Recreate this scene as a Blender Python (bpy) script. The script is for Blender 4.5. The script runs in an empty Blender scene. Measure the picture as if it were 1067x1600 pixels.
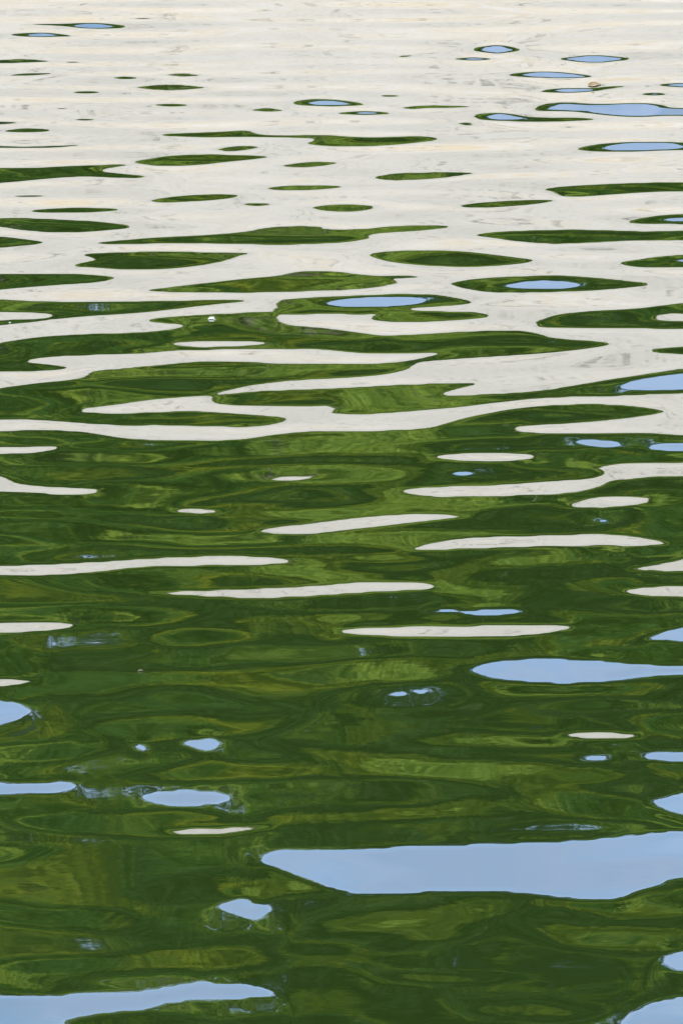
import bpy, bmesh, math, random, time
import numpy as np
from mathutils import Vector, Matrix
PI = math.pi
random.seed(4); RNG = np.random.RandomState(11)
SC = bpy.context.scene
COL = SC.collection
# ------------------------------------------------------------------ camera, sky, sun, exposure
CAM_H, PITCH = 4.0, math.radians(8.5)
cd = bpy.data.cameras.new('camera'); cam = bpy.data.objects.new('camera', cd); COL.objects.link(cam)
cam.location = (0, 0, CAM_H); cam.rotation_euler = (PI/2-PITCH, 0, 0)
cd.sensor_fit = 'VERTICAL'; cd.sensor_height = 36; cd.lens = 18/math.tan(math.radians(3.5))
cd.clip_start = .5; cd.clip_end = 6000
SC.camera = cam
SUN_EL, SUN_AZ = math.radians(43), math.radians(188)     # behind the camera, a little to the left
w = bpy.data.worlds.new('World'); SC.world = w; w.use_nodes = True
nt = w.node_tree; bgn = nt.nodes['Background']
sky = nt.nodes.new('ShaderNodeTexSky'); sky.sky_type = 'NISHITA'; sky.sun_disc = False
sky.sun_elevation = SUN_EL; sky.sun_rotation = SUN_AZ
sky.altitude = 600; sky.air_density = 1.0; sky.dust_density = .25; sky.ozone_density = 5
tcw = nt.nodes.new('ShaderNodeTexCoord'); mpw = nt.nodes.new('ShaderNodeMapping'); mpw.inputs['Scale'].default_value = (1, 1, 3.2)
nzw = nt.nodes.new('ShaderNodeTexNoise'); nzw.inputs['Scale'].default_value = 7; nzw.inputs['Detail'].default_value = 6; nzw.inputs['Roughness'].default_value = .55
rw = nt.nodes.new('ShaderNodeMapRange'); rw.inputs[1].default_value = .42; rw.inputs[2].default_value = .75; rw.inputs[3].default_value = .12; rw.inputs[4].default_value = .60
mw = nt.nodes.new('ShaderNodeMix'); mw.data_type = 'RGBA'; mw.inputs[7].default_value = (4.9, 5.2, 7.1, 1)      # thin high cloud veil
nt.links.new(tcw.outputs['Generated'], mpw.inputs[0]); nt.links.new(mpw.outputs[0], nzw.inputs['Vector'])
nt.links.new(nzw.outputs[0], rw.inputs[0]); nt.links.new(rw.outputs[0], mw.inputs[0]); nt.links.new(sky.outputs[0], mw.inputs[6])
nt.links.new(mw.outputs[2], bgn.inputs[0]); bgn.inputs[1].default_value = .15
sd = bpy.data.lights.new('sun', 'SUN'); sd.energy = 3.8; sd.angle = math.radians(.53); sd.color = (1, .955, .89)
sun = bpy.data.objects.new('sun', sd); COL.objects.link(sun)
sdir = Vector((math.sin(SUN_AZ)*math.cos(SUN_EL), math.cos(SUN_AZ)*math.cos(SUN_EL), math.sin(SUN_EL)))
sun.rotation_euler = sdir.to_track_quat('Z', 'Y').to_euler()
vs = SC.view_settings; vs.view_transform = 'Standard'; vs.look = 'None'; vs.gamma = 1; vs.use_curve_mapping = False
vs.exposure = 1.3
SC.render.engine = 'CYCLES'; SC.cycles.max_bounces = 6; SC.cycles.sample_clamp_indirect = 6
SC.cycles.use_denoising = True

# ------------------------------------------------------------------ helpers
def tag(o, label=None, cat=None, group=None, kind=None):
    if label: o['label'] = label
    if cat: o['category'] = cat
    if group: o['group'] = group
    if kind: o['kind'] = kind
    return o
def link(o, parent=None):
    COL.objects.link(o)
    if parent is not None: o.parent = parent
    return o
def np_mesh(name, V, F, mat=None, smooth=False, attr=None):
    """V (n,3), F (m,k) constant k; attr: per-vertex float named tint"""
    V = np.ascontiguousarray(V, np.float32); F = np.ascontiguousarray(F, np.int32); k = F.shape[1]
    m = bpy.data.meshes.new(name)
    m.vertices.add(len(V)); m.vertices.foreach_set('co', V.ravel())
    m.loops.add(F.size); m.loops.foreach_set('vertex_index', F.ravel())
    m.polygons.add(len(F)); m.polygons.foreach_set('loop_start', np.arange(0, F.size, k, dtype=np.int32))
    m.polygons.foreach_set('loop_total', np.full(len(F), k, np.int32))
    m.polygons.foreach_set('use_smooth', np.full(len(F), smooth, bool))
    m.update(calc_edges=True)
    if attr is not None:
        a = m.attributes.new('tint', 'FLOAT', 'POINT'); a.data.foreach_set('value', np.ascontiguousarray(attr, np.float32))
    if mat: m.materials.append(mat)
    return m
def grid_faces(nr, nc):
    i = np.arange(nr*nc).reshape(nr, nc)
    return np.stack([i[:-1,:-1], i[:-1,1:], i[1:,1:], i[1:,:-1]], -1).reshape(-1, 4)
def empty(name, loc):
    o = bpy.data.objects.new(name, None); o.location = loc; return link(o)
def new_mat(name):
    m = bpy.data.materials.new(name); m.use_nodes = True
    return m, m.node_tree, m.node_tree.nodes['Principled BSDF']
def node(nt, t, **kw):
    n = nt.nodes.new(t)
    for k, v in kw.items():
        if k.startswith('i_'): n.inputs[k[2:].replace('_', ' ')].default_value = v
        else: setattr(n, k, v)
    return n
def ramp(nt, stops, src, interp='LINEAR'):
    n = nt.nodes.new('ShaderNodeValToRGB'); cr = n.color_ramp; cr.interpolation = interp
    while len(cr.elements) > 1: cr.elements.remove(cr.elements[-1])
    cr.elements[0].position = stops[0][0]; cr.elements[0].color = (*stops[0][1], 1)
    for p, c in stops[1:]:
        e = cr.elements.new(p); e.color = (*c, 1)
    nt.links.new(src, n.inputs[0]); return n
def noise(nt, scale, detail=4, rough=.55, vec=None, stretch=None):
    n = node(nt, 'ShaderNodeTexNoise'); n.inputs['Scale'].default_value = scale
    n.inputs['Detail'].default_value = detail; n.inputs['Roughness'].default_value = rough
    if vec is None:
        vec = nt.nodes.new('ShaderNodeTexCoord').outputs['Object']
    if stretch:
        mp = nt.nodes.new('ShaderNodeMapping'); mp.inputs['Scale'].default_value = stretch
        nt.links.new(vec, mp.inputs[0]); vec = mp.outputs[0]
    nt.links.new(vec, n.inputs['Vector']); return n
def mixc(nt, f, a, b, blend='MIX'):
    n = nt.nodes.new('ShaderNodeMix'); n.data_type = 'RGBA'; n.blend_type = blend
    for s, v in ((0, f), (6, a), (7, b)):
        if hasattr(v, 'default_value') or hasattr(v, 'links'): nt.links.new(v, n.inputs[s])
        else: n.inputs[s].default_value = v if s == 0 else (*v, 1)
    return n.outputs[2]

# ------------------------------------------------------------------ the rippled water, shaped so that its reflections fall in given patches
FPX = 800/math.tan(math.radians(3.5))
# ---- reflections shaped into the ripples: outlines of mirrored bank, trees and sky, in frame pixels (converted to metres below)
SHAPES = []
def G(*p): SHAPES.append((1, p))
def C(*p): SHAPES.append((0, p))
def S(*p): SHAPES.append((2, p))
def lens(f, x0, y0, x1, y1, t, b):
    xm = (x0+x1)/2; q = (x1-x0)/4
    f((x0,y0),(xm-q,(y0+t)/2-(y0-t)*.22),(xm,t),(xm+q,(y1+t)/2-(y1-t)*.22),(x1,y1),(xm+q,(y1+b)/2+(b-y1)*.22),(xm,b),(xm-q,(y0+b)/2+(b-y0)*.22))
C((-40,-60),(300,-60),(700,-60),(1110,-60),(1110,200),(1110,566),(1067,574),(1008,584),(958,592),(908,601),(858,610),(808,615),(733,618),(698,618),(693,614),(718,607),(740,601),(733,598),(633,600),(533,606),(450,610),(400,612),(345,616),(345,613),(390,602),(450,595),(533,591),(598,585),(633,577),(658,567),(708,562),(783,557),(853,552),(923,544),(949,538),(933,534),(883,531),(853,527),(843,522.5),(813,516.5),(733,517),(650,522),(598,524),(573,521),(533,515),(500,511),(460,508),(443,502),(438,495),(440,491),(434,482),(430,475),(429,477),(426,484),(415,488),(360,489),(300,492),(250,496),(232,501),(255,505),(280,507),(284,511),(250,517),(200,520),(130,522),(60,527),(0,536),(-40,541),(-40,300))
G((41,38),(70,37),(100,37),(130,35),(165,36.5),(193,42),(165,45),(135,44.5),(105,41),(70,39.5))
S((116,41),(130,37.5),(152,37),(176,41),(155,44),(132,43.5))
G((17,54),(40,51),(70,50.5),(95,53),(117,56.5),(95,58),(60,58),(35,57))
S((43,54.5),(60,52),(78,52.5),(92,55),(75,57),(55,57))
lens(G,206,29,240,29,27.5,30.5)
G((-30,93),(0,93),(25,91.5),(55,92.5),(80,96),(50,98),(20,99.5),(-30,99.5))
lens(G,97,96.5,133,98,96,99)
G((14,117.5),(40,114.5),(65,113.5),(87,114.5),(60,117.5),(35,119))
lens(G,179,121,215,121.5,119,124)
lens(G,118,144,155,144,142,146)
lens(G,257,117,315,118,113.5,120.5)
lens(G,209,137,323,137,131,142)
lens(G,243,163.5,291,164,162,166.5)
lens(G,84,170,109,169.5,168.5,171)
G((-30,190),(10,189.5),(31,191),(15,194.5),(-30,195))
lens(G,114,187,151,187,184.5,189)
lens(G,10,205,76,204,200.5,207)
lens(G,393,172,444,173,168.5,175)
G((-30,228),(0,227.5),(40,229),(90,227),(137,226),(100,230),(60,232),(0,232),(-30,232))
G((460,160),(475,155.5),(500,153.5),(530,156),(566,163),(545,166),(510,166.5),(475,165))
S((482,160.5),(500,156.5),(520,157),(548,162),(525,165),(497,164.5))
lens(G,526,177,607,177,173.5,179.5)
lens(S,553,176.5,592,177,174.5,178.5)
G((255,211),(300,208),(345,206),(385,203.5),(396,208),(410,210.5),(440,211.5),(480,210.5),(510,210),(560,214),(610,214),(650,212.5),(672,214.5),(677,218),(650,223),(600,228),(540,230),(500,228),(483,224.5),(491,217.5),(470,215.5),(430,215),(380,215),(320,214.5))
G((337,233.5),(350,229.5),(375,227),(400,228),(400,232),(380,235.5),(355,238))
G((210,252.5),(235,248),(270,243.5),(320,241.5),(370,242),(418,245),(395,249),(350,254),(300,259),(250,260),(225,257))
G((-30,263),(0,262.5),(60,262),(110,259),(160,257),(200,256.5),(180,262),(163,266),(180,270),(225,275),(215,278.5),(180,278),(140,276),(100,277),(50,282),(0,287),(-30,288))
G((440,258.5),(460,255),(490,252),(526,253.5),(515,258),(480,262),(455,262))
lens(G,621,89,645,86.5,85.5,90)
lens(S,744,77,806,78,70.5,83.5)
lens(G,712,92,767,92,89.5,95)
lens(S,722,92,762,92,90.3,94.4)
lens(S,880,92,976,92,86.5,98)
G((797,117),(815,113),(850,111.5),(890,114),(923,120),(890,122.5),(850,122),(815,120.5))
S((815,117),(835,113),(860,112.5),(895,115.5),(919,120),(880,121.5),(840,120.5))
G((841,143),(860,139),(890,137.5),(920,138),(945,135.5),(978,134),(950,139),(920,143),(880,145.5),(855,145))
S((864,142),(880,138.5),(905,138),(930,140),(915,143),(885,144.5))
lens(G,1001,147.5,1038,147,144.5,149.5)
lens(S,1013,147,1032,147,145.5,148.5)
G((1033,132.5),(1050,130),(1110,130),(1110,137.5),(1055,136),(1042,134.5))
S((1041,132.5),(1055,131),(1110,131),(1110,136.5),(1055,135))
G((839,172),(850,163),(865,159.5),(890,158.5),(925,162),(960,162),(1000,160.5),(1030,163.5),(1045,168.5),(1110,170),(1110,181),(1040,180.5),(1000,183),(960,181),(925,177.5),(890,174.5),(855,174.5))
S((853,171),(863,164.5),(880,161.5),(910,163.5),(945,164),(980,161.5),(1010,162),(1030,165.5),(1045,170),(1110,171.5),(1110,180),(1040,179.5),(1000,182),(960,180),(925,176),(918,173.5),(880,172.5))
G((747,181),(757,176.5),(780,176),(800,179),(820,183),(860,184.5),(895,183.5),(929,186.5),(900,189),(860,190.5),(820,190.5),(775,189),(753,187))
S((760,183),(772,178),(790,178.5),(815,184),(800,187),(770,187))
G((627,168.5),(650,165),(690,164.5),(738,166.5),(710,168.5),(670,169),(645,171))
lens(G,713,193,744,195,190.5,197)
lens(G,594,149.5,624,150,148,152)
lens(G,877,198,900,199,197,200)
G((906,233),(930,226),(960,222.5),(1010,221),(1050,222),(1110,224),(1110,236),(1040,235),(990,237),(940,237))
S((943,231),(965,224.5),(1005,222.5),(1045,223),(1066,228),(1063,232),(1020,234.5),(970,235),(950,234))
lens(G,12,307,75,306.5,305.5,308)
G((51,329.5),(85,325.5),(130,324),(184,326.5),(165,330),(120,332),(75,331.5))
G((-30,341),(0,341),(50,341.5),(110,344),(160,347),(200,353.5),(180,359),(130,363.5),(80,364),(30,360),(0,355),(-30,354))
G((-30,368),(0,369),(30,372.5),(65,379),(40,383),(0,386.5),(-30,387))
G((232,314),(255,309),(300,305),(345,303.5),(372,306),(340,312),(300,315),(255,317))
lens(G,380,319,426,319,316.5,322)
G((418,295),(440,290.5),(490,289),(533,291.5),(510,295.5),(470,298),(435,297.5))
G((487,324.5),(505,320),(540,318.5),(575,320),(586,324),(570,330),(530,331.5),(500,329))
G((152,380),(200,374.5),(260,370.5),(330,367),(380,362),(410,356),(450,352.5),(500,353),(510,357),(534,358),(570,357),(600,354),(640,352),(690,352.5),(697,355),(660,360),(610,363.5),(580,366.5),(570,373),(540,378),(500,380),(440,382),(380,381),(320,380),(250,381),(190,382))
G((130,397.5),(170,394),(240,392.5),(320,393),(389,394.5),(375,401),(350,408),(300,416),(240,421.5),(190,421),(150,418),(121,415),(140,409),(150,405))
G((-30,428),(0,428),(60,426.5),(120,427.5),(165,431),(175,435),(150,441),(90,445),(30,450),(-30,453))
G((228,454),(260,449),(320,442.5),(380,436),(430,431),(460,425),(485,422),(530,424),(560,428),(600,432),(616,438),(619,443),(590,450),(540,454),(470,455.5),(400,457),(320,458),(260,457))
G((595,430),(630,430),(655,432.5),(635,434),(610,435))
G((585,277),(610,271.5),(650,269.5),(700,268.5),(742,270),(715,276),(670,280.5),(620,282.5),(595,281))
G((855,296),(875,292),(920,289),(980,286),(1040,284.5),(1110,285),(1110,297),(1020,300),(960,304),(900,308.5),(875,307),(865,301))
G((717,321.5),(740,317.5),(790,314),(840,312),(867,312.5),(840,318),(800,322),(750,325.5),(725,324.5))
G((984,346),(1010,340),(1040,335.5),(1110,332.5),(1110,351),(1040,350.5),(1000,350))
S((1037,343.5),(1050,341),(1110,338),(1110,346),(1055,346))
G((749,367),(780,362.5),(840,360),(900,359),(960,360.5),(1010,362),(1110,360),(1110,374.5),(1000,376),(920,379.5),(860,381.5),(800,377),(765,371))
G((577,399),(600,393),(650,390.5),(710,392),(770,398),(831,406),(800,413),(740,416.5),(670,415),(610,409))
G((971,411),(1000,404.5),(1040,399.5),(1110,397),(1110,417),(1040,418.5),(1000,418))
S((1060,409),(1068,405),(1110,404),(1110,411))
G((703,443),(740,436),(800,432),(870,430.5),(920,434),(970,439),(1008,444.5),(960,451),(900,455.5),(830,458.5),(770,457),(725,451))
S((789,447),(815,440),(850,438.5),(885,440),(904,446),(880,451),(830,452),(800,450.5))
G((430,478),(437,469),(470,466),(520,463),(580,460.5),(640,460),(690,463),(735,472),(715,477),(670,480),(640,484),(690,487),(735,488),(759,493),(740,498),(690,502),(630,504.5),(590,502),(580,497),(588,490.5),(560,490.5),(500,490),(440,491.5),(432,489))
S((510,474),(530,468),(570,464.5),(620,463.5),(655,466),(664,471),(640,477),(590,480),(545,480),(520,478))
G((840,508),(850,499),(880,491),(930,486),(990,482),(1040,476),(1110,470),(1110,490),(1050,490),(1028,492),(1022,497),(1035,502),(1110,503),(1110,514),(1000,513),(920,512.5),(860,513))
G((-30,470),(50,470),(120,472),(200,471.5),(300,469.5),(380,469.5),(384,471),(330,476),(260,484),(200,490),(130,495),(60,502),(0,508),(-30,510))
C((-30,489),(0,488.5),(40,488),(75,490),(80,494),(65,498),(30,499.5),(-30,500))
G((1018,547),(1040,544),(1110,540),(1110,553),(1040,551.5))
C((44,563),(80,557),(150,554),(220,553),(290,548),(370,547),(440,546),(500,545.5),(560,551),(620,551.5),(680,551.5),(675,555),(640,562),(590,567),(533,567),(450,567),(370,566),(310,566),(250,571),(190,575),(145,579),(130,588),(110,594),(60,599),(20,604),(-40,611),(-40,585),(40,582),(95,578),(103,574),(80,570),(50,567))
C((271,537),(300,533.5),(360,532.5),(415,534.5),(400,539),(350,541.5),(300,542))
C((130,640),(180,633),(240,625),(300,620),(330,618),(328,624),(335,630),(360,633),(420,634),(480,634),(515,633),(525,640),(521,645),(560,647),(610,645),(660,641),(720,636),(780,629),(840,622),(900,619),(960,618),(1110,618),(1110,678),(1000,676),(900,676.5),(830,675.5),(808,670),(830,665),(880,662),(940,657),(1000,651),(1030,645),(1033,641),(1000,635),(950,631),(890,631),(830,635),(780,643),(730,653),(690,664),(660,669),(600,672),(533,673),(480,674),(430,679),(380,686),(320,689),(260,689),(200,686),(160,679),(120,673),(60,671),(-40,673),(-40,656),(50,656),(120,661),(180,664),(260,664),(330,667),(390,668),(430,663),(443,656),(435,652),(400,649),(350,645),(300,642),(250,643),(200,645),(150,644))
C((-40,700),(40,698.5),(80,696.5),(93,699),(75,704),(40,707.5),(-40,709))
C((-40,738),(0,742),(15,748),(30,755),(70,760),(120,763),(153,767),(130,771.5),(80,771),(40,769),(-40,766))
C((420,748),(450,746),(491,744.5),(470,749),(435,750.5))
C((680,714),(700,709.5),(750,708),(805,709),(830,713.5),(805,719),(750,720.5),(700,718))
C((630,768.5),(650,762.5),(720,759),(790,757),(860,752),(910,749),(935,744),(942,740),(935,731),(945,728),(970,725),(1110,724.5),(1110,745),(1020,746),(980,750),(955,752),(930,763),(890,770),(820,772.5),(740,774.5),(670,775))
C((892,789),(910,782),(935,777),(970,776),(1000,778),(1010,781),(990,789),(940,794),(900,794.5))
S((900,690),(925,687.5),(960,691),(968,697),(940,699),(915,695))
S((1015,698),(1040,693),(1110,696),(1110,705),(1030,704))
S((705,740),(725,737),(740,740),(720,743))
S((968,606),(985,596),(1015,590),(1050,584.5),(1110,580),(1110,606),(1030,608.5),(990,609))
C((273,798),(290,795),(320,795.5),(344,799.5),(320,802.5),(290,801.5))
C((405,830),(440,822),(500,816),(560,810),(620,805),(680,803.5),(725,807),(690,812),(640,817),(580,824),(533,829),(480,834),(430,833))
C((640,859),(680,848),(740,841),(820,838),(900,835),(960,835.5),(1005,841),(1040,849.5),(1000,852),(940,851.5),(860,853),(780,856),(700,859),(660,861))
C((-40,886),(60,883),(140,878),(220,873),(300,869),(380,868.5),(430,872),(453,877),(420,881),(340,883),(260,884.5),(200,888),(130,895),(60,899),(-40,900))
C((235,927),(280,924),(350,921),(430,918),(500,915),(560,910.5),(620,909),(660,911),(676,916),(660,922),(600,925),(533,929),(450,934),(380,935),(300,931))
C((-40,973),(50,973),(95,974),(116,977),(95,983),(50,987.5),(-40,989))
C((990,888),(1020,882),(1050,876),(1110,866),(1110,893),(1030,893.5),(1000,892))
C((975,924),(1000,918.5),(1040,916),(1110,914.5),(1110,934),(1030,932.5),(1000,931))
C((530,987),(560,982),(620,980),(700,978),(780,976.5),(850,976),(890,979),(880,984),(840,991),(780,995),(700,995.5),(620,994),(560,991))
S((668,955),(700,952),(730,954),(770,951.5),(820,954.5),(790,960.5),(750,962),(720,958),(690,957.5))
S((935,812),(942,811),(947,816),(940,817))
S((957,867),(967,865),(974,868),(965,869.5))
S((1013,1000),(1030,990),(1050,984),(1110,975),(1110,1002),(1040,1001))
S((738,1048),(755,1037),(800,1031),(860,1029.5),(930,1032),(1000,1038),(1110,1042),(1110,1053),(1020,1056),(980,1061),(930,1066),(870,1068),(810,1064),(770,1059))
C((-40,1062),(30,1062),(61,1063),(40,1067),(10,1071),(-40,1074))
S((-40,1096),(15,1096),(35,1101),(48,1110),(38,1119),(15,1128),(-40,1140))
C((880,1147),(900,1144),(950,1143.5),(985,1146),(996,1150),(975,1155),(930,1156),(895,1152))
S((285,1161),(305,1155),(335,1153),(345,1160),(340,1170),(320,1174),(300,1167))
S((215,1163),(228,1161),(228,1174),(217,1175))
S((608,1086),(622,1082),(637,1083),(630,1087),(615,1088))
S((640,1081),(655,1077),(672,1079),(660,1083))
S((-40,1224),(30,1223),(70,1224),(108,1221),(116,1231),(90,1238),(50,1239),(-40,1240))
S((222,1247),(245,1239),(290,1236),(340,1239),(360,1246),(340,1254),(290,1259),(250,1256))
C((260,1301),(300,1295),(360,1292),(425,1290),(400,1296),(360,1303),(310,1305))
S((910,1185),(930,1180),(950,1182),(935,1189))
S((1005,1184),(1030,1174),(1110,1176),(1110,1190),(1045,1190))
S((1018,1254),(1035,1246),(1110,1232),(1110,1280),(1050,1270))
S((408,1343),(420,1332),(450,1327),(540,1327),(640,1324),(740,1321),(820,1317),(870,1315),(940,1310),(1010,1303),(1110,1299),(1110,1360),(1050,1372),(1030,1382),(1000,1390),(975,1402),(940,1407),(890,1404),(830,1396),(780,1392),(700,1391),(640,1394),(570,1396),(520,1388),(480,1375),(430,1355))
S((340,1417),(360,1408),(385,1402),(400,1412),(425,1417),(415,1428),(400,1440),(380,1432))
S((-40,1563),(60,1557),(140,1552),(220,1550),(270,1542),(310,1536),(350,1538),(400,1542),(432,1554),(400,1558),(330,1560),(260,1566),(230,1576),(160,1583),(110,1592),(95,1610),(60,1630),(-40,1640))
S((1035,1500),(1045,1490),(1110,1480),(1110,1520),(1050,1515))
S((950,1640),(965,1610),(975,1590),(1000,1575),(1030,1563),(1110,1558),(1110,1640))
# humps and hollows added for the rings they make in the reflection: centre, half width, half length, strength in degrees of mirrored height
HUMPS = [(300,1130,150,21,-2.6),(335,1205,125,23,-2.8),(85,1382,115,38,2.6),(655,1440,160,42,-2.7),(250,602,78,14,2.2),(120,737,95,14,2.3),(290,818,55,10,2.3),
 (300,998,75,15,-2.7),(575,1140,115,30,2.4),(640,1085,95,26,2.0),(55,1180,85,22,-2.5),(800,905,190,22,2.4),(330,1395,120,22,-2.4),(280,1505,230,22,-2.6),(850,1262,190,24,-2.4),
 (520,1250,150,26,2.4),(900,1120,160,28,2.2),(740,1500,150,24,2.2),(960,1460,140,30,-2.4),(120,1450,120,26,-2.2),(480,1560,130,20,2.4),(820,1580,120,22,-2.2),(130,990,120,18,2.2),
 (480,700,160,14,-2.0),(860,720,130,12,-2.0),(560,870,120,14,-2.2),(150,830,120,16,-2.2),(500,985,110,16,2.2),(640,1040,120,20,-2.4),(200,1290,170,18,-2.4),(720,1195,120,18,-2.2)]
R0, R1, DR = 15.5, 51.0, 0.032
NU, U1 = 400, 0.057
BANK_Y, BANK_Z = 120.0, 11.7          # top edge of the pale bank
TREE_Y, TREE_Z = 130.0, 24.4          # mean top of the trees
def wave_field(iters=150):
    nr = int((R1-R0)/DR)
    r = R0 + DR*np.arange(nr); u = np.linspace(-U1, U1, NU)
    dl = np.arctan2(CAM_H, r)
    dy = FPX*np.tan(dl-PITCH)
    row = 800+dy
    px = 533.5 + u[None,:]*(FPX*math.cos(PITCH)-dy[:,None]*math.sin(PITCH))
    cls = np.ones((nr, NU), np.int8)
    for k, p in SHAPES:
        P = np.array(p, float); n = len(P); q = []
        for i in range(n):                                  # Catmull-Rom through the points
            a, b, c, d = P[i-1], P[i], P[(i+1)%n], P[(i+2)%n]
            for t in (0, .25, .5, .75):
                q.append(b+.5*t*((c-a)+t*((2*a-5*b+4*c-d)+t*(3*(b-c)+d-a))))
        q = np.array(q)
        js = np.where((row > q[:,1].min()-1) & (row < q[:,1].max()+1))[0]
        for j in js:
            y0 = row[j]; A = q; B = np.roll(q, -1, 0)
            m = (A[:,1] <= y0) != (B[:,1] <= y0)
            if not m.any(): continue
            xs = np.sort(A[m,0]+(y0-A[m,1])*(B[m,0]-A[m,0])/(B[m,1]-A[m,1]))
            ins = (np.searchsorted(xs, px[j]) % 2) == 1
            cls[j, ins] = k
    known = (px > -25) & (px < 1092) & (row[:,None] > -20) & (row[:,None] < 1625)
    D2 = math.degrees
    e1 = np.degrees(np.arctan2(BANK_Z, BANK_Y-r))[:,None]; e2 = np.degrees(np.arctan2(TREE_Z, TREE_Y-r))[:,None]
    ns = (cls==2).astype(float)                              # the neighbourhood of the facets that mirror the sky
    for ax, m in ((0, 8), (1, 6)):
        c = np.cumsum(ns, ax); ns = (np.roll(c, -m, ax)-np.roll(c, m, ax)); ns = np.abs(ns)
    nearsky = ns > .5
    dld = np.degrees(dl)[:,None]; td = np.tan(dl)[:,None]
    lo = np.where(cls==0, .6, np.where(cls==1, e1+.3, e2+.42+1.1*((r-18)/28)[:,None])) 
    hi = np.where(cls==0, e1-.3, np.where(cls==1, e2-.8, e2+2.4+1.2*((r-18)/28)[:,None]))
    lo = np.broadcast_to(lo, cls.shape); hi = np.broadcast_to(hi, cls.shape)
    def soft(seed, kc):
        g = np.random.RandomState(seed).randn(nr, NU); q = np.hypot(2*PI*np.fft.fftfreq(nr, DR)[:,None], 2*PI*np.fft.rfftfreq(NU, 2*U1*24/NU)[None,:])
        g = np.fft.irfft2(np.fft.rfft2(g)*np.exp(-(q/kc)**2), s=(nr, NU)); return .5+.5*np.tanh(g/g.std())
    top = e2-1.35-2.1*soft(21, 15)
    hi = np.where((cls==1) & ~nearsky, .35*top+.65*(e2-1.25), hi)
    lo = np.where(known, lo, .8); hi = np.where(known, hi, e2+2)
    kr = 2*PI*np.fft.fftfreq(nr, DR)[:,None]; kx = 2*PI*np.fft.rfftfreq(NU, 2*U1*28/NU)[None,:]   # per metre (28 m away)
    rng = np.random.RandomState(7)
    k = np.sqrt(kr**2+1.7*kx**2)+1e-6
    amp = np.exp(-((np.log(k/8.0))/.45)**2)*(.8+.4*np.abs(kr)/k)
    s0 = np.fft.irfft2(np.fft.rfft2(rng.randn(nr,NU))*amp, s=(nr,NU)); s0 *= 1.05/s0.std()   # degrees
    hi0 = np.where((cls==1) & known, top, hi)
    mid, half = (lo+hi0)/2, (hi0-lo)/2
    E0 = mid + half*np.tanh((np.where(cls==0, 1.3, 2.0)*s0+.3*(dld-mid))/half)*.93
    for cx, cy, w_, h_, A in HUMPS:
        q = ((px-cx)/w_)**2+((row[:,None]-cy)/h_)**2
        E0 = np.where(cls==1, E0+A*np.exp(-q**1.3)-.25*A*np.exp(-(q-1.9)**2), E0)
    E0 = np.clip(E0, lo+.1, hi-.1)
    filt = kr**2/(kr**2+.006+.006*kx**2)/(1+(kr/100)**4+(kx/140)**4)
    E = E0
    for it in range(iters):
        s = np.radians((E-dld)/2); g = s/(1+s/td)
        F = np.fft.rfft2(g)*filt
        g2 = np.fft.irfft2(F, s=(nr,NU))
        s = g2/(1-g2/td); E2 = dld+2*np.degrees(s)
        if it == iters-1: break
        Ec = np.clip(E2, lo, hi)
        E = E2 + 1.6*(Ec-E2)
        E += (.3 if it < iters*.55 else (.15 if it < iters*.8 else .05))*(E0-E)
    H = np.fft.irfft2(np.where(kr!=0, F/(1j*np.where(kr==0,1,kr)), 0), s=(nr,NU))
    return r, u, row, px, cls, known, e1, e2, E2, H

# ------------------------------------------------------------------ water
def build_water():
    r, u, row, px, cls, known, e1, e2, E, H = wave_field(240)
    du = u[1]-u[0]; per_u = du*NU; per_r = DR*len(r)
    inner = u
    mid = np.arange(U1+4*du, 2.2*U1, 4*du)
    far = mid[-1]*1.09**np.arange(1, 42)
    uu = np.concatenate([-far[::-1], -mid[::-1], inner, mid, far])
    near = r[0]-np.cumsum(.06*1.035**np.arange(1, 64)); near = near[near > 2.2]; globals()['NEAR_EDGE'] = float(near.min())
    beyond = r[-1]+np.cumsum(.07*1.05**np.arange(1, 200)); beyond = beyond[beyond < 113]
    rr = np.concatenate([near[::-1], r, beyond])
    # the ripple train goes on periodically outside the finely solved part
    fi = ((uu-u[0])/du) % NU; fj = ((rr-r[0])/DR) % len(r)
    i0 = np.floor(fi).astype(int) % NU; i1 = (i0+1) % NU; a = (fi-np.floor(fi))[None,:]
    j0 = np.floor(fj).astype(int) % len(r); j1 = (j0+1) % len(r); b = (fj-np.floor(fj))[:,None]
    Z = (H[j0][:,i0]*(1-a)+H[j0][:,i1]*a)*(1-b)+(H[j1][:,i0]*(1-a)+H[j1][:,i1]*a)*b
    Z = Z*np.clip((105-rr)/50, 0, 1)[:,None]*np.clip((.5-np.abs(uu))/.3, 0, 1)[None,:]
    Z = Z*np.clip((rr-NEAR_EDGE)/6, 0, 1)[:,None]
    R = rr[:,None]*(1-Z/CAM_H)
    V = np.stack([uu[None,:]*R, R, Z], -1).reshape(-1, 3)
    me = np_mesh('water', V, grid_faces(len(rr), len(uu)), water_mat, True)
    o = link(bpy.data.objects.new('water', me)); tag(o, kind='structure')
    return lambda X, Y: float(H[int(round((Y-r[0])/DR)) , int(round((X/Y-u[0])/du))])
water_mat, t, b = new_mat('lake_water')
b.inputs['Base Color'].default_value = (.012, .024, .004, 1); b.inputs['Roughness'].default_value = 0.021
b.inputs['IOR'].default_value = 1.333
nz_ = noise(t, 7, 3, .5, None, (1, 1, 1)); bp_ = node(t, 'ShaderNodeBump', i_Strength=1.0, i_Distance=.00017)
t.links.new(nz_.outputs[0], bp_.inputs['Height']); t.links.new(bp_.outputs[0], b.inputs['Normal'])
water_z = build_water()

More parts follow.
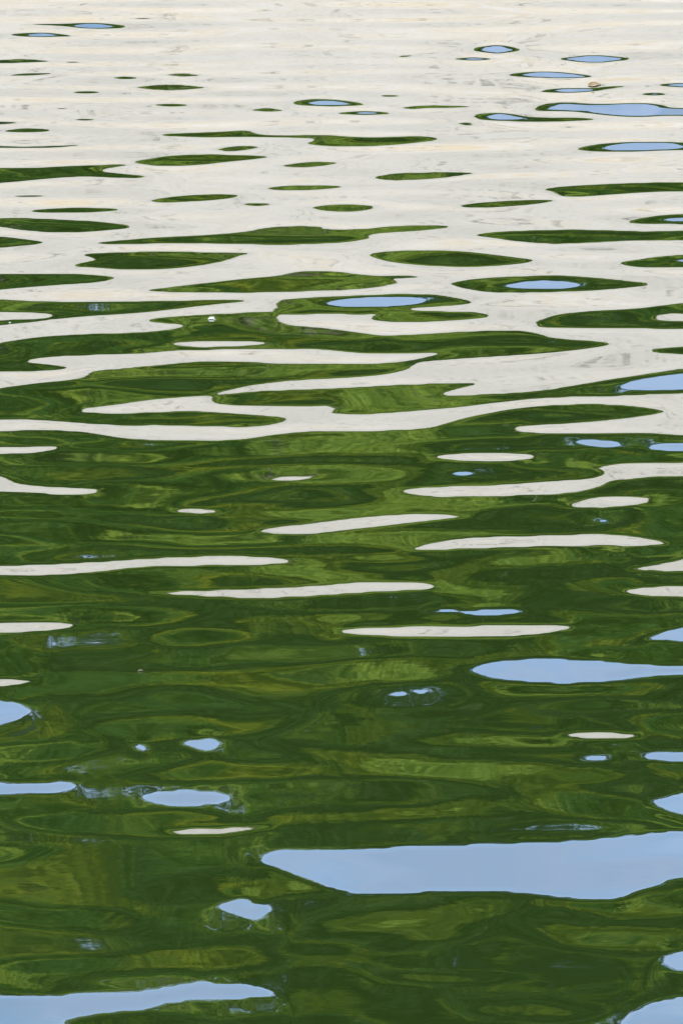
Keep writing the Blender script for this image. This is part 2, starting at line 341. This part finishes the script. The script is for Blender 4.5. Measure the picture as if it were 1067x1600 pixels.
xs = np.array([-3000, -60, 60, 3000.]); ys = np.array([-400, -40, NEAR_EDGE])
tag(link(bpy.data.objects.new('water', np_mesh('water_behind', np.array([[x, y, 0] for y in ys for x in xs]), grid_faces(3, 4), water_mat))), kind='structure')

# lake bed and surroundings (one sheet to the horizon, under the water and behind the bank)
soil, t, b = new_mat('lake_mud')
n = noise(t, .6); b.inputs['Roughness'].default_value = .95
t.links.new(ramp(t, [(.3, (.05, .045, .03)), (.7, (.09, .08, .05))], n.outputs[0]).outputs[0], b.inputs['Base Color'])
xs = np.array([-3000, -800, -200, 200, 800, 3000.]); ys = np.array([-3000, -800, -100, 100, 800, 3000.])
V = np.array([[x, y, -1.6] for y in ys for x in xs])
tag(link(bpy.data.objects.new('lake_bed', np_mesh('lake_bed', V, grid_faces(6, 6), soil))), kind='structure')

# ------------------------------------------------------------------ pale stony bank opposite
def fbm(x, y, seed, scale, octs=5, rough=.5):
    rs = np.random.RandomState(seed); out = np.zeros_like(x); amp = 1
    for o in range(octs):
        for q in range(5):
            a = rs.rand()*2*PI; k = 2*PI/scale*2**o*(.7+.6*rs.rand())
            out += amp*np.sin(k*(x*math.cos(a)+y*math.sin(a))+rs.rand()*2*PI)*.4
        amp *= rough
    return out
bank_mat, t, b = new_mat('pale_limestone_bank')
b.inputs['Roughness'].default_value = .92
tc = t.nodes.new('ShaderNodeTexCoord').outputs['Object']
n1 = noise(t, 2.6, 9, .72, tc, (1, 1, 1.8)); n2 = noise(t, 1.5, 9, .74, tc, (.6, 1, 1.3)); n3 = noise(t, 13, 6, .8, tc)
base = ramp(t, [(.25, (.355, .33, .288)), (.5, (.38, .354, .31)), (.75, (.40, .374, .33))], n1.outputs[0]).outputs[0]
fine = ramp(t, [(.33, (.42, .40, .35)), (.46, (.98, .98, .98)), (.72, (1.0, 1.0, 1.0))], n3.outputs[0]).outputs[0]
base = mixc(t, .95, base, fine, 'MULTIPLY')
sep = t.nodes.new('ShaderNodeSeparateXYZ'); t.links.new(tc, sep.inputs[0])
wet = node(t, 'ShaderNodeMapRange'); t.links.new(sep.outputs[2], wet.inputs[0])
wet.inputs[1].default_value = 8.5; wet.inputs[2].default_value = 3.0; wet.inputs[3].default_value = 0; wet.inputs[4].default_value = 1
st = ramp(t, [(.44, (0, 0, 0)), (.62, (1, 1, 1))], n2.outputs[0]).outputs[0]
mm = node(t, 'ShaderNodeMath', operation='MULTIPLY'); t.links.new(st, mm.inputs[0]); t.links.new(wet.outputs[0], mm.inputs[1])
base = mixc(t, mm.outputs[0], base, (.34, .265, .155))
t.links.new(base, b.inputs['Base Color'])
bp = node(t, 'ShaderNodeBump', i_Strength=.15, i_Distance=.05); t.links.new(n3.outputs[0], bp.inputs['Height'])
t.links.new(bp.outputs[0], b.inputs['Normal'])

def bank_profile(sv):          # sv 0..1 from foot to lip
    return BANK_Y-9.5*(1-sv), -1.2+(BANK_Z+1.2)*sv
xb = np.concatenate([-np.geomspace(900, 26, 30), np.linspace(-25, 25, 300), np.geomspace(26, 900, 30)])
sv = np.linspace(0, 1, 140)
X, Sg = np.meshgrid(xb, sv); Yb, Zb = bank_profile(Sg)
D = (fbm(X, Zb, 3, 3.2, 5, .55)*.08)*np.clip((1-Sg)/.06, 0, 1)
ln = math.hypot(9.5, BANK_Z+1.2); ny, nz = -(BANK_Z+1.2)/ln, 9.5/ln
V = np.stack([X, Yb+ny*D, Zb+nz*D], -1)
lip = np.stack([xb, np.full_like(xb, BANK_Y+1.2), np.full_like(xb, BANK_Z+.0)], -1)[None]
V = np.concatenate([V, lip], 0)
me = np_mesh('stony_bank', V.reshape(-1, 3), grid_faces(len(sv)+1, len(xb)), bank_mat, True)
tag(link(bpy.data.objects.new('stony_bank', me)), kind='structure')

def ico_template(sub=1):
    bm = bmesh.new(); bmesh.ops.create_icosphere(bm, subdivisions=sub, radius=1)
    V = np.array([v.co[:] for v in bm.verts]); F = np.array([[v.index for v in f.verts] for f in bm.faces]); bm.free()
    return V, F
def scatter_stones(n):
    TV, TF = ico_template(1); m = len(TV)
    sx = RNG.uniform(-24, 24, n); ss = RNG.uniform(0.08, .965, n)
    y, z = bank_profile(ss)
    size = .035*np.exp(RNG.randn(n)*.5); size = np.clip(size, .02, .08)
    V = TV[None]*(1+.28*RNG.randn(n, m, 1)*.7)
    sc = size[:,None]*np.stack([1+.5*RNG.rand(n), .9+.3*RNG.rand(n), .55+.3*RNG.rand(n)], -1)
    a = RNG.rand(n)*2*PI; ca, sa = np.cos(a), np.sin(a)
    V = V*sc[:,None,:]
    V = np.stack([V[...,0]*ca[:,None]-V[...,1]*sa[:,None], V[...,0]*sa[:,None]+V[...,1]*ca[:,None], V[...,2]], -1)
    V = V+np.stack([sx, y+.0, z+.0], -1)[:,None,:]
    F = (TF[None]+(np.arange(n)*m)[:,None,None]).reshape(-1, 3)
    tint = np.repeat(RNG.rand(n), m)
    me = np_mesh('loose_stones', V.reshape(-1, 3), F, stone_mat, True, tint)
    tag(link(bpy.data.objects.new('loose_stones', me)), 'pale loose stones lying all over the bank slope', 'stones', kind='stuff')
stone_mat, t, b = new_mat('loose_pale_stone')
b.inputs['Roughness'].default_value = .9
at = node(t, 'ShaderNodeAttribute', attribute_name='tint')
c = ramp(t, [(0, (.33, .30, .255)), (.25, (.37, .343, .30)), (.7, (.385, .358, .315)), (1, (.46, .44, .40))], at.outputs['Fac']).outputs[0]
nn = noise(t, 14, 4)
c = mixc(t, .5, c, ramp(t, [(.3, (.7, .68, .64)), (.6, (1, 1, 1))], nn.outputs[0]).outputs[0], 'MULTIPLY')
t.links.new(c, b.inputs['Base Color'])
scatter_stones(6000)

# ------------------------------------------------------------------ wooded ground above the bank
under, t, b = new_mat('undergrowth')
b.inputs['Roughness'].default_value = .95
n = noise(t, 1.3, 6, .7)
t.links.new(ramp(t, [(.3, (.014, .030, .008)), (.55, (.03, .06, .012)), (.75, (.07, .11, .02))], n.outputs[0]).outputs[0], b.inputs['Base Color'])
yv = np.concatenate([[BANK_Y+1.2], np.linspace(BANK_Y+1.6, 150, 60), np.geomspace(155, 3000, 20)])
xg = np.concatenate([-np.geomspace(3000, 30, 24), np.linspace(-29, 29, 90), np.geomspace(30, 3000, 24)])
X, Y = np.meshgrid(xg, yv)
Z = BANK_Z+np.clip((Y-(BANK_Y+3))/17, 0, 1)**1.2*9.0+fbm(X, Y, 8, 9, 4)*.28*np.clip((Y-BANK_Y-1.2)/2, 0, 1)
Z = Z*np.clip((3200-Y)/2400, 0, 1)
tag(link(bpy.data.objects.new('wooded_slope', np_mesh('wooded_slope', np.stack([X, Y, Z], -1).reshape(-1, 3), grid_faces(len(yv), len(xg)), under, True))), kind='structure')

# rough grass along the lip
grass_m, t, b = new_mat('lip_grass'); b.inputs['Roughness'].default_value = .7
at = node(t, 'ShaderNodeAttribute', attribute_name='tint')
t.links.new(ramp(t, [(0, (.09, .15, .02)), (.7, (.17, .24, .03)), (1, (.28, .27, .09))], at.outputs['Fac']).outputs[0], b.inputs['Base Color'])
n = 18000
gx = RNG.uniform(-25, 25, n); gy = BANK_Y-.12+RNG.rand(n)**1.6*1.9; hh = (.05+.16*RNG.rand(n))*(.5+.9*np.clip(fbm(gx, gy*0, 31, 1.7, 4, .6)+.5, 0, 1.4))
base = np.stack([gx, gy, np.full(n, BANK_Z-.05)], -1); an = RNG.rand(n)*2*PI; wd = .012+.01*RNG.rand(n)
dx = np.stack([np.cos(an)*wd, np.sin(an)*wd, 0*an], -1); tip = np.stack([RNG.randn(n)*.06, -.05+RNG.randn(n)*.06, hh+.05], -1)
V = np.stack([base-dx, base+dx, base+tip*.6+dx*.7, base+tip], 1).reshape(-1, 3)
tag(link(bpy.data.objects.new('grass', np_mesh('grass', V, np.arange(4*n).reshape(n, 4), grass_m, False, np.repeat(RNG.rand(n), 4)))), 'short rough grass along the lip of the pale bank', 'grass', kind='stuff')

# ------------------------------------------------------------------ trees
def leaf_mat(name, dark, mid, light):
    m, t, b = new_mat(name)
    at = node(t, 'ShaderNodeAttribute', attribute_name='tint')
    c = ramp(t, [(0, dark), (.5, mid), (1, light)], at.outputs['Fac']).outputs[0]
    t.links.new(c, b.inputs['Base Color']); b.inputs['Roughness'].default_value = .6
    b.inputs['Specular IOR Level'].default_value = .25
    tr = node(t, 'ShaderNodeBsdfTranslucent'); t.links.new(c, tr.inputs[0])
    mx = node(t, 'ShaderNodeMixShader'); mx.inputs[0].default_value = .48
    t.links.new(b.outputs[0], mx.inputs[1]); t.links.new(tr.outputs[0], mx.inputs[2])
    t.links.new(mx.outputs[0], t.nodes['Material Output'].inputs[0]); return m
LM = {
 'olive': leaf_mat('olive_leaves', (.18, .27, .035), (.25, .35, .045), (.32, .41, .05)),
 'mid': leaf_mat('green_leaves', (.028, .080, .008), (.065, .140, .012), (.13, .20, .016)),
 'yellow': leaf_mat('sunlit_top_leaves', (.07, .11, .006), (.15, .20, .010), (.27, .30, .014)),  # bright leaf colour stands in for sun on the crown tops
 'dark': leaf_mat('dark_leaves', (.009, .032, .004), (.020, .055, .006), (.045, .09, .010)),
}
bark, t, b = new_mat('bark'); b.inputs['Roughness'].default_value = .9
t.links.new(ramp(t, [(.3, (.06, .045, .03)), (.7, (.14, .115, .085))], noise(t, 9, 6, .7, None, (3, 3, .6)).outputs[0]).outputs[0], b.inputs['Base Color'])
def tube(P, R, n=8):
    P = [Vector(p) for p in P]; V = []; F = []
    for i, p in enumerate(P):
        d = (P[min(i+1, len(P)-1)]-P[max(i-1, 0)]).normalized(); q = d.to_track_quat('Z', 'Y')
        for k in range(n):
            V.append(p+q@Vector((math.cos(2*PI*k/n)*R[i], math.sin(2*PI*k/n)*R[i], 0)))
    for i in range(len(P)-1):
        for k in range(n): F.append((i*n+k, i*n+(k+1)%n, (i+1)*n+(k+1)%n, (i+1)*n+k))
    return V, F
def leaves(centres, radii, n, size, rs, clump_tint):
    """n leaves spread through clumps, most near their outer surface"""
    w = radii.prod(1)**(2/3); w = w/w.sum()
    ci = rs.choice(len(centres), n, p=w)
    d = rs.randn(n, 3); d /= np.linalg.norm(d, axis=1)[:,None]
    rad = rs.rand(n)**.35*(1+.16*rs.randn(n))
    P = centres[ci]+d*rad[:,None]*radii[ci]
    nrm = d+rs.randn(n, 3)*.55+np.array([0, -.1, .45]); nrm /= np.linalg.norm(nrm, axis=1)[:,None]
    a = np.cross(nrm, rs.randn(n, 3)); a /= np.linalg.norm(a, axis=1)[:,None]; b = np.cross(nrm, a)
    L = size*(.7+.6*rs.rand(n))[:,None]; W = L*.36
    V = np.stack([P-a*L*.5, P+b*W-nrm*L*.06, P+a*L*.55, P-b*W-nrm*L*.06], 1).reshape(-1, 3)
    F = np.arange(n*4).reshape(n, 4)
    tint = np.clip(clump_tint[ci]+rs.randn(n)*.05, 0, 1)
    return V, F, np.repeat(tint, 4)
def tree(name, label, cat, group, x, y, z, top, rad, crown_base, kind, n, seed, size=.15, nclump=46, flat=.62, kind_of_top=False):
    rs = np.random.RandomState(seed); root = empty(name, (x, y, z)); h = top-z
    tag(root, label, cat, group)
    cb = crown_base; ch = h-cb
    C = []; R = []
    for i in range(nclump):
        for _ in range(50):
            p = rs.uniform(-1, 1, 3)
            if np.linalg.norm(p) < .86: break
        s = rs.uniform(.16, .34)
        C.append([p[0]*rad, p[1]*rad*.9, cb+ch*(.5+.5*p[2])-.1*ch*s]); R.append([s*rad*1.15, s*rad*1.05, s*rad*flat])
    C = np.array(C); R = np.array(R)
    if kind_of_top:                                        # small sprays standing out of the crown's top
        m = 70; a = rs.rand(m)*2*PI; q = np.sqrt(rs.rand(m))
        C2 = np.stack([np.cos(a)*q*rad, np.sin(a)*q*rad*.9, h*np.ones(m)-.9*q**2+rs.uniform(-.5, .4, m)], -1)
        R2 = rs.uniform(.12, .42, (m, 1))*np.array([[1, 1, .8]]); C = np.concatenate([C, C2]); R = np.concatenate([R, R2]); nclump += m
    over = C[:,2]+R[:,2]-h-(.55 if kind_of_top else 0); C[:,2] -= np.clip(over, 0, None)*1.0
    V, F, T = leaves(C, R, n, size, rs, np.where(rs.rand(nclump) < .3, rs.uniform(.65, 1, nclump), rs.uniform(0, .4, nclump)))
    o = link(bpy.data.objects.new('crown', np_mesh('crown', V, F, LM[kind], False, T)), root)
    tv, tf = [], []
    def add(P, Rr, nn=8):
        v, f = tube(P, Rr, nn); k = len(tv); tv.extend(v); tf.extend([[a+k for a in q] for q in f])
    lean = rs.uniform(-.25, .25, 2); r0 = .035*h+.03
    add([(0, 0, -.4), (0, 0, .15*h), (lean[0]*.5, lean[1]*.5, .45*h), (lean[0], lean[1], .86*h)], [r0*1.35, r0, r0*.7, r0*.15], 10)
    for i in rs.choice(nclump, min(12, nclump), False):
        c = C[i]; s = rs.uniform(.2, .5)*h
        add([(lean[0]*s/h, lean[1]*s/h, s), (c[0]*.5, c[1]*.5, (s+c[2])/2+.15), tuple(c)], [r0*.4, r0*.25, r0*.07], 6)
    link(bpy.data.objects.new('trunk', np_mesh('trunk', np.array([v[:] for v in tv]), np.array(tf), bark, True)), root)
    return root
ORD = 'leftmost,second,third,fourth,fifth,sixth,seventh,eighth,ninth,tenth,eleventh,twelfth,thirteenth,fourteenth,fifteenth,sixteenth,seventeenth,eighteenth,nineteenth,twentieth,twenty-first,twenty-second,twenty-third,twenty-fourth,twenty-fifth,twenty-sixth'.split(',')
def nth(i): return 'leftmost' if i == 0 else ORD[i]+' from the left'
def zg(y): return BANK_Z+min(1, max(0, (y-(BANK_Y+3))/17))**1.2*9.0
# low bushes right behind the lip of the bank
for i in range(26):
    x = -24+i*1.9+random.uniform(-.4, .4); y = BANK_Y+1.9+random.uniform(-.2, .5); c = abs(x) < 9
    tree('bush', ('light olive' if i % 4 != 2 else 'green')+' bush on the lip of the pale bank, '+nth(i), 'bush', 'bushes along the lip of the bank', x, y, BANK_Z, BANK_Z+random.uniform(2.1, 3.2), 1.5, .05,
         'olive' if i % 4 != 2 else 'mid', 6000 if c else 2000, 100+i, .13 if c else .2, 22, .7)
names = {'mid': 'green', 'dark': 'dark green', 'yellow': 'yellow green', 'olive': 'light olive'}
# rows of the wood from the lip inwards: (distance behind the lip, name, kinds, mean top, jitter, spacing, radius, leaves, leaf size, words); bright rows between dark ones stand in for sunlit crown tops over shade
ROWS = [(5.4, 'broadleaf_tree', ['mid', 'olive', 'mid', 'dark', 'mid', 'olive'], 16.9, .5, 4.0, 2.6, 26000, .145, 'tree at the front of the wood'),
        (7.6, 'lit_band_tree', ['yellow', 'yellow', 'olive', 'yellow'], 18.1, .45, 3.3, 2.2, 12000, .15, 'tree just behind the front row, in a light band standing for sunlit crown tops'),
        (9.6, 'tall_tree', ['dark', 'mid', 'dark', 'dark'], 20.9, .5, 4.1, 2.9, 20000, .16, 'tall tree in the middle row of the wood'),
        (11.5, 'rear_lit_band_tree', ['yellow', 'olive', 'yellow', 'mid'], 22.5, .45, 3.4, 2.3, 15000, .16, 'tree behind the middle row, in a light band standing for sunlit crown tops')]
for ri, (off, nm, kinds, top, jit, sp, rad, nl, ls, words) in enumerate(ROWS):
    m = int(54/sp)
    for i in range(m):
        k = kinds[i % len(kinds)]; x = -27+(i+.5*(ri % 2))*sp+random.uniform(-.5, .5); c = abs(x) < 12; y = BANK_Y+off+random.uniform(-.4, .4)
        tree(nm, names[k]+' '+words+', '+nth(i), 'tree', 'row of the wood: '+words, x, y, zg(y), top+random.uniform(-jit, jit), rad, .8,
             k, nl if c else 3000, 300+100*ri+i, ls if c else .3, 80, .8)
for i in range(16):
    x = -27+i*3.6+random.uniform(-.5, .5); c = abs(x) < 12; y = BANK_Y+13.6+random.uniform(-.5, .5); k = ['dark', 'mid', 'dark', 'olive'][i % 4]
    tree('skyline_tree', names[k]+' tree in the back row of the wood, '+nth(i), 'tree', 'back row of the wood', x, y, zg(y), TREE_Z+.3+random.uniform(-.55, .4), 2.8, .8,
         k, 28000 if c else 5000, 700+i, .175 if c else .3, 110, .7, True)

# ------------------------------------------------------------------ things afloat
def on_water(px, row):
    dl = PITCH+math.atan((row-800)/FPX); y = CAM_H/math.tan(dl); dy = row-800
    u = (px-533.5)/(FPX*math.cos(PITCH)-dy*math.sin(PITCH)); h = water_z(u*y, y); q = 1-h/CAM_H; return Vector((u*y*q, y*q, h))
lm, t, b = new_mat('dry_leaf'); b.inputs['Roughness'].default_value = .6
t.links.new(ramp(t, [(.35, (.10, .08, .02)), (.6, (.20, .11, .035))], noise(t, 40, 4).outputs[0]).outputs[0], b.inputs['Base Color'])
stem_m, t, b = new_mat('green_stem'); b.inputs['Base Color'].default_value = (.07, .12, .015, 1)
root = empty('fallen_leaf', on_water(929, 133)); tag(root, 'curled brown fallen leaf afloat on the pale far water', 'leaf')
nu, nv = 13, 7; V = []
for j in range(nv):
    for i in range(nu):
        s = i/(nu-1); q = (j/(nv-1)*2-1); wd = .030*math.sin(PI*min(1, s*1.02+.001))**.8
        V.append((-.034+.062*s, q*wd, .002+.015*math.sin(PI*min(1,s*.9+.1))**1.2*(1-.75*q*q)+.0015*math.sin(9*s+4*q)))
me = np_mesh('blade', np.array(V), grid_faces(nv, nu), lm, True); bl = link(bpy.data.objects.new('blade', me), root)
so = bl.modifiers.new('thickness', 'SOLIDIFY'); so.thickness = .0008
v, f = tube([(.024, 0, .006), (.036, .002, .003), (.050, .004, .0045)], [.0016, .0013, .001], 6)
link(bpy.data.objects.new('stem', np_mesh('stem', np.array([a[:] for a in v]), np.array(f), stem_m, True)), root)

fluff, t, b = new_mat('white_down'); b.inputs['Base Color'].default_value = (.85, .86, .88, 1); b.inputs['Roughness'].default_value = .8
def seed_tuft(px, row, size, label, seed, nf=42):
    rs = random.Random(seed); r = empty('seed_tuft', on_water(px, row)); tag(r, label, 'seed')
    V, F = [], []
    for k in range(nf):
        a = rs.uniform(0, 2*PI); e = rs.uniform(.05, 1.2); L = size*rs.uniform(.6, 1)
        d = Vector((math.cos(a)*math.cos(e)*1.2, math.sin(a)*math.cos(e), math.sin(e)*.8))*L
        v, f = tube([(0, 0, .002), d*.6+Vector((0, 0, .002)), d], [size*.035, size*.03, size*.012], 4)
        n = len(V); V += v; F += [[q+n for q in g] for g in f]
    link(bpy.data.objects.new('down', np_mesh('down', np.array([a[:] for a in V]), np.array(F), fluff, True)), r)
    v, f = tube([(-size*.35, 0, .002), (-size*.1, 0, .004), (size*.3, 0, .002)], [size*.04, size*.13, size*.04], 8)
    link(bpy.data.objects.new('grain', np_mesh('grain', np.array([a[:] for a in v]), np.array(f), stem_m, True)), r)
seed_tuft(331, 499, .016, 'white fluffy seed afloat on a green ripple at left', 1)
seed_tuft(16, 505, .006, 'small flattened white seed at the left edge on green water', 2, 24)
rs = random.Random(5); V, F = tube([(-.007, 0, .001), (-.003, .001, .003), (.002, -.001, .0035), (.007, .001, .001)], [.0012, .0030, .0026, .0008], 8)
o = link(bpy.data.objects.new('bark_crumb', np_mesh('bark_crumb', np.array([(v+Vector([rs.uniform(-.0004, .0004) for _ in range(3)]))[:] for v in V]), np.array(F), soil, True)))
o.location = on_water(220, 1049); tag(o, 'tiny dark crumb of bark afloat on the dark green water at left', 'bark')
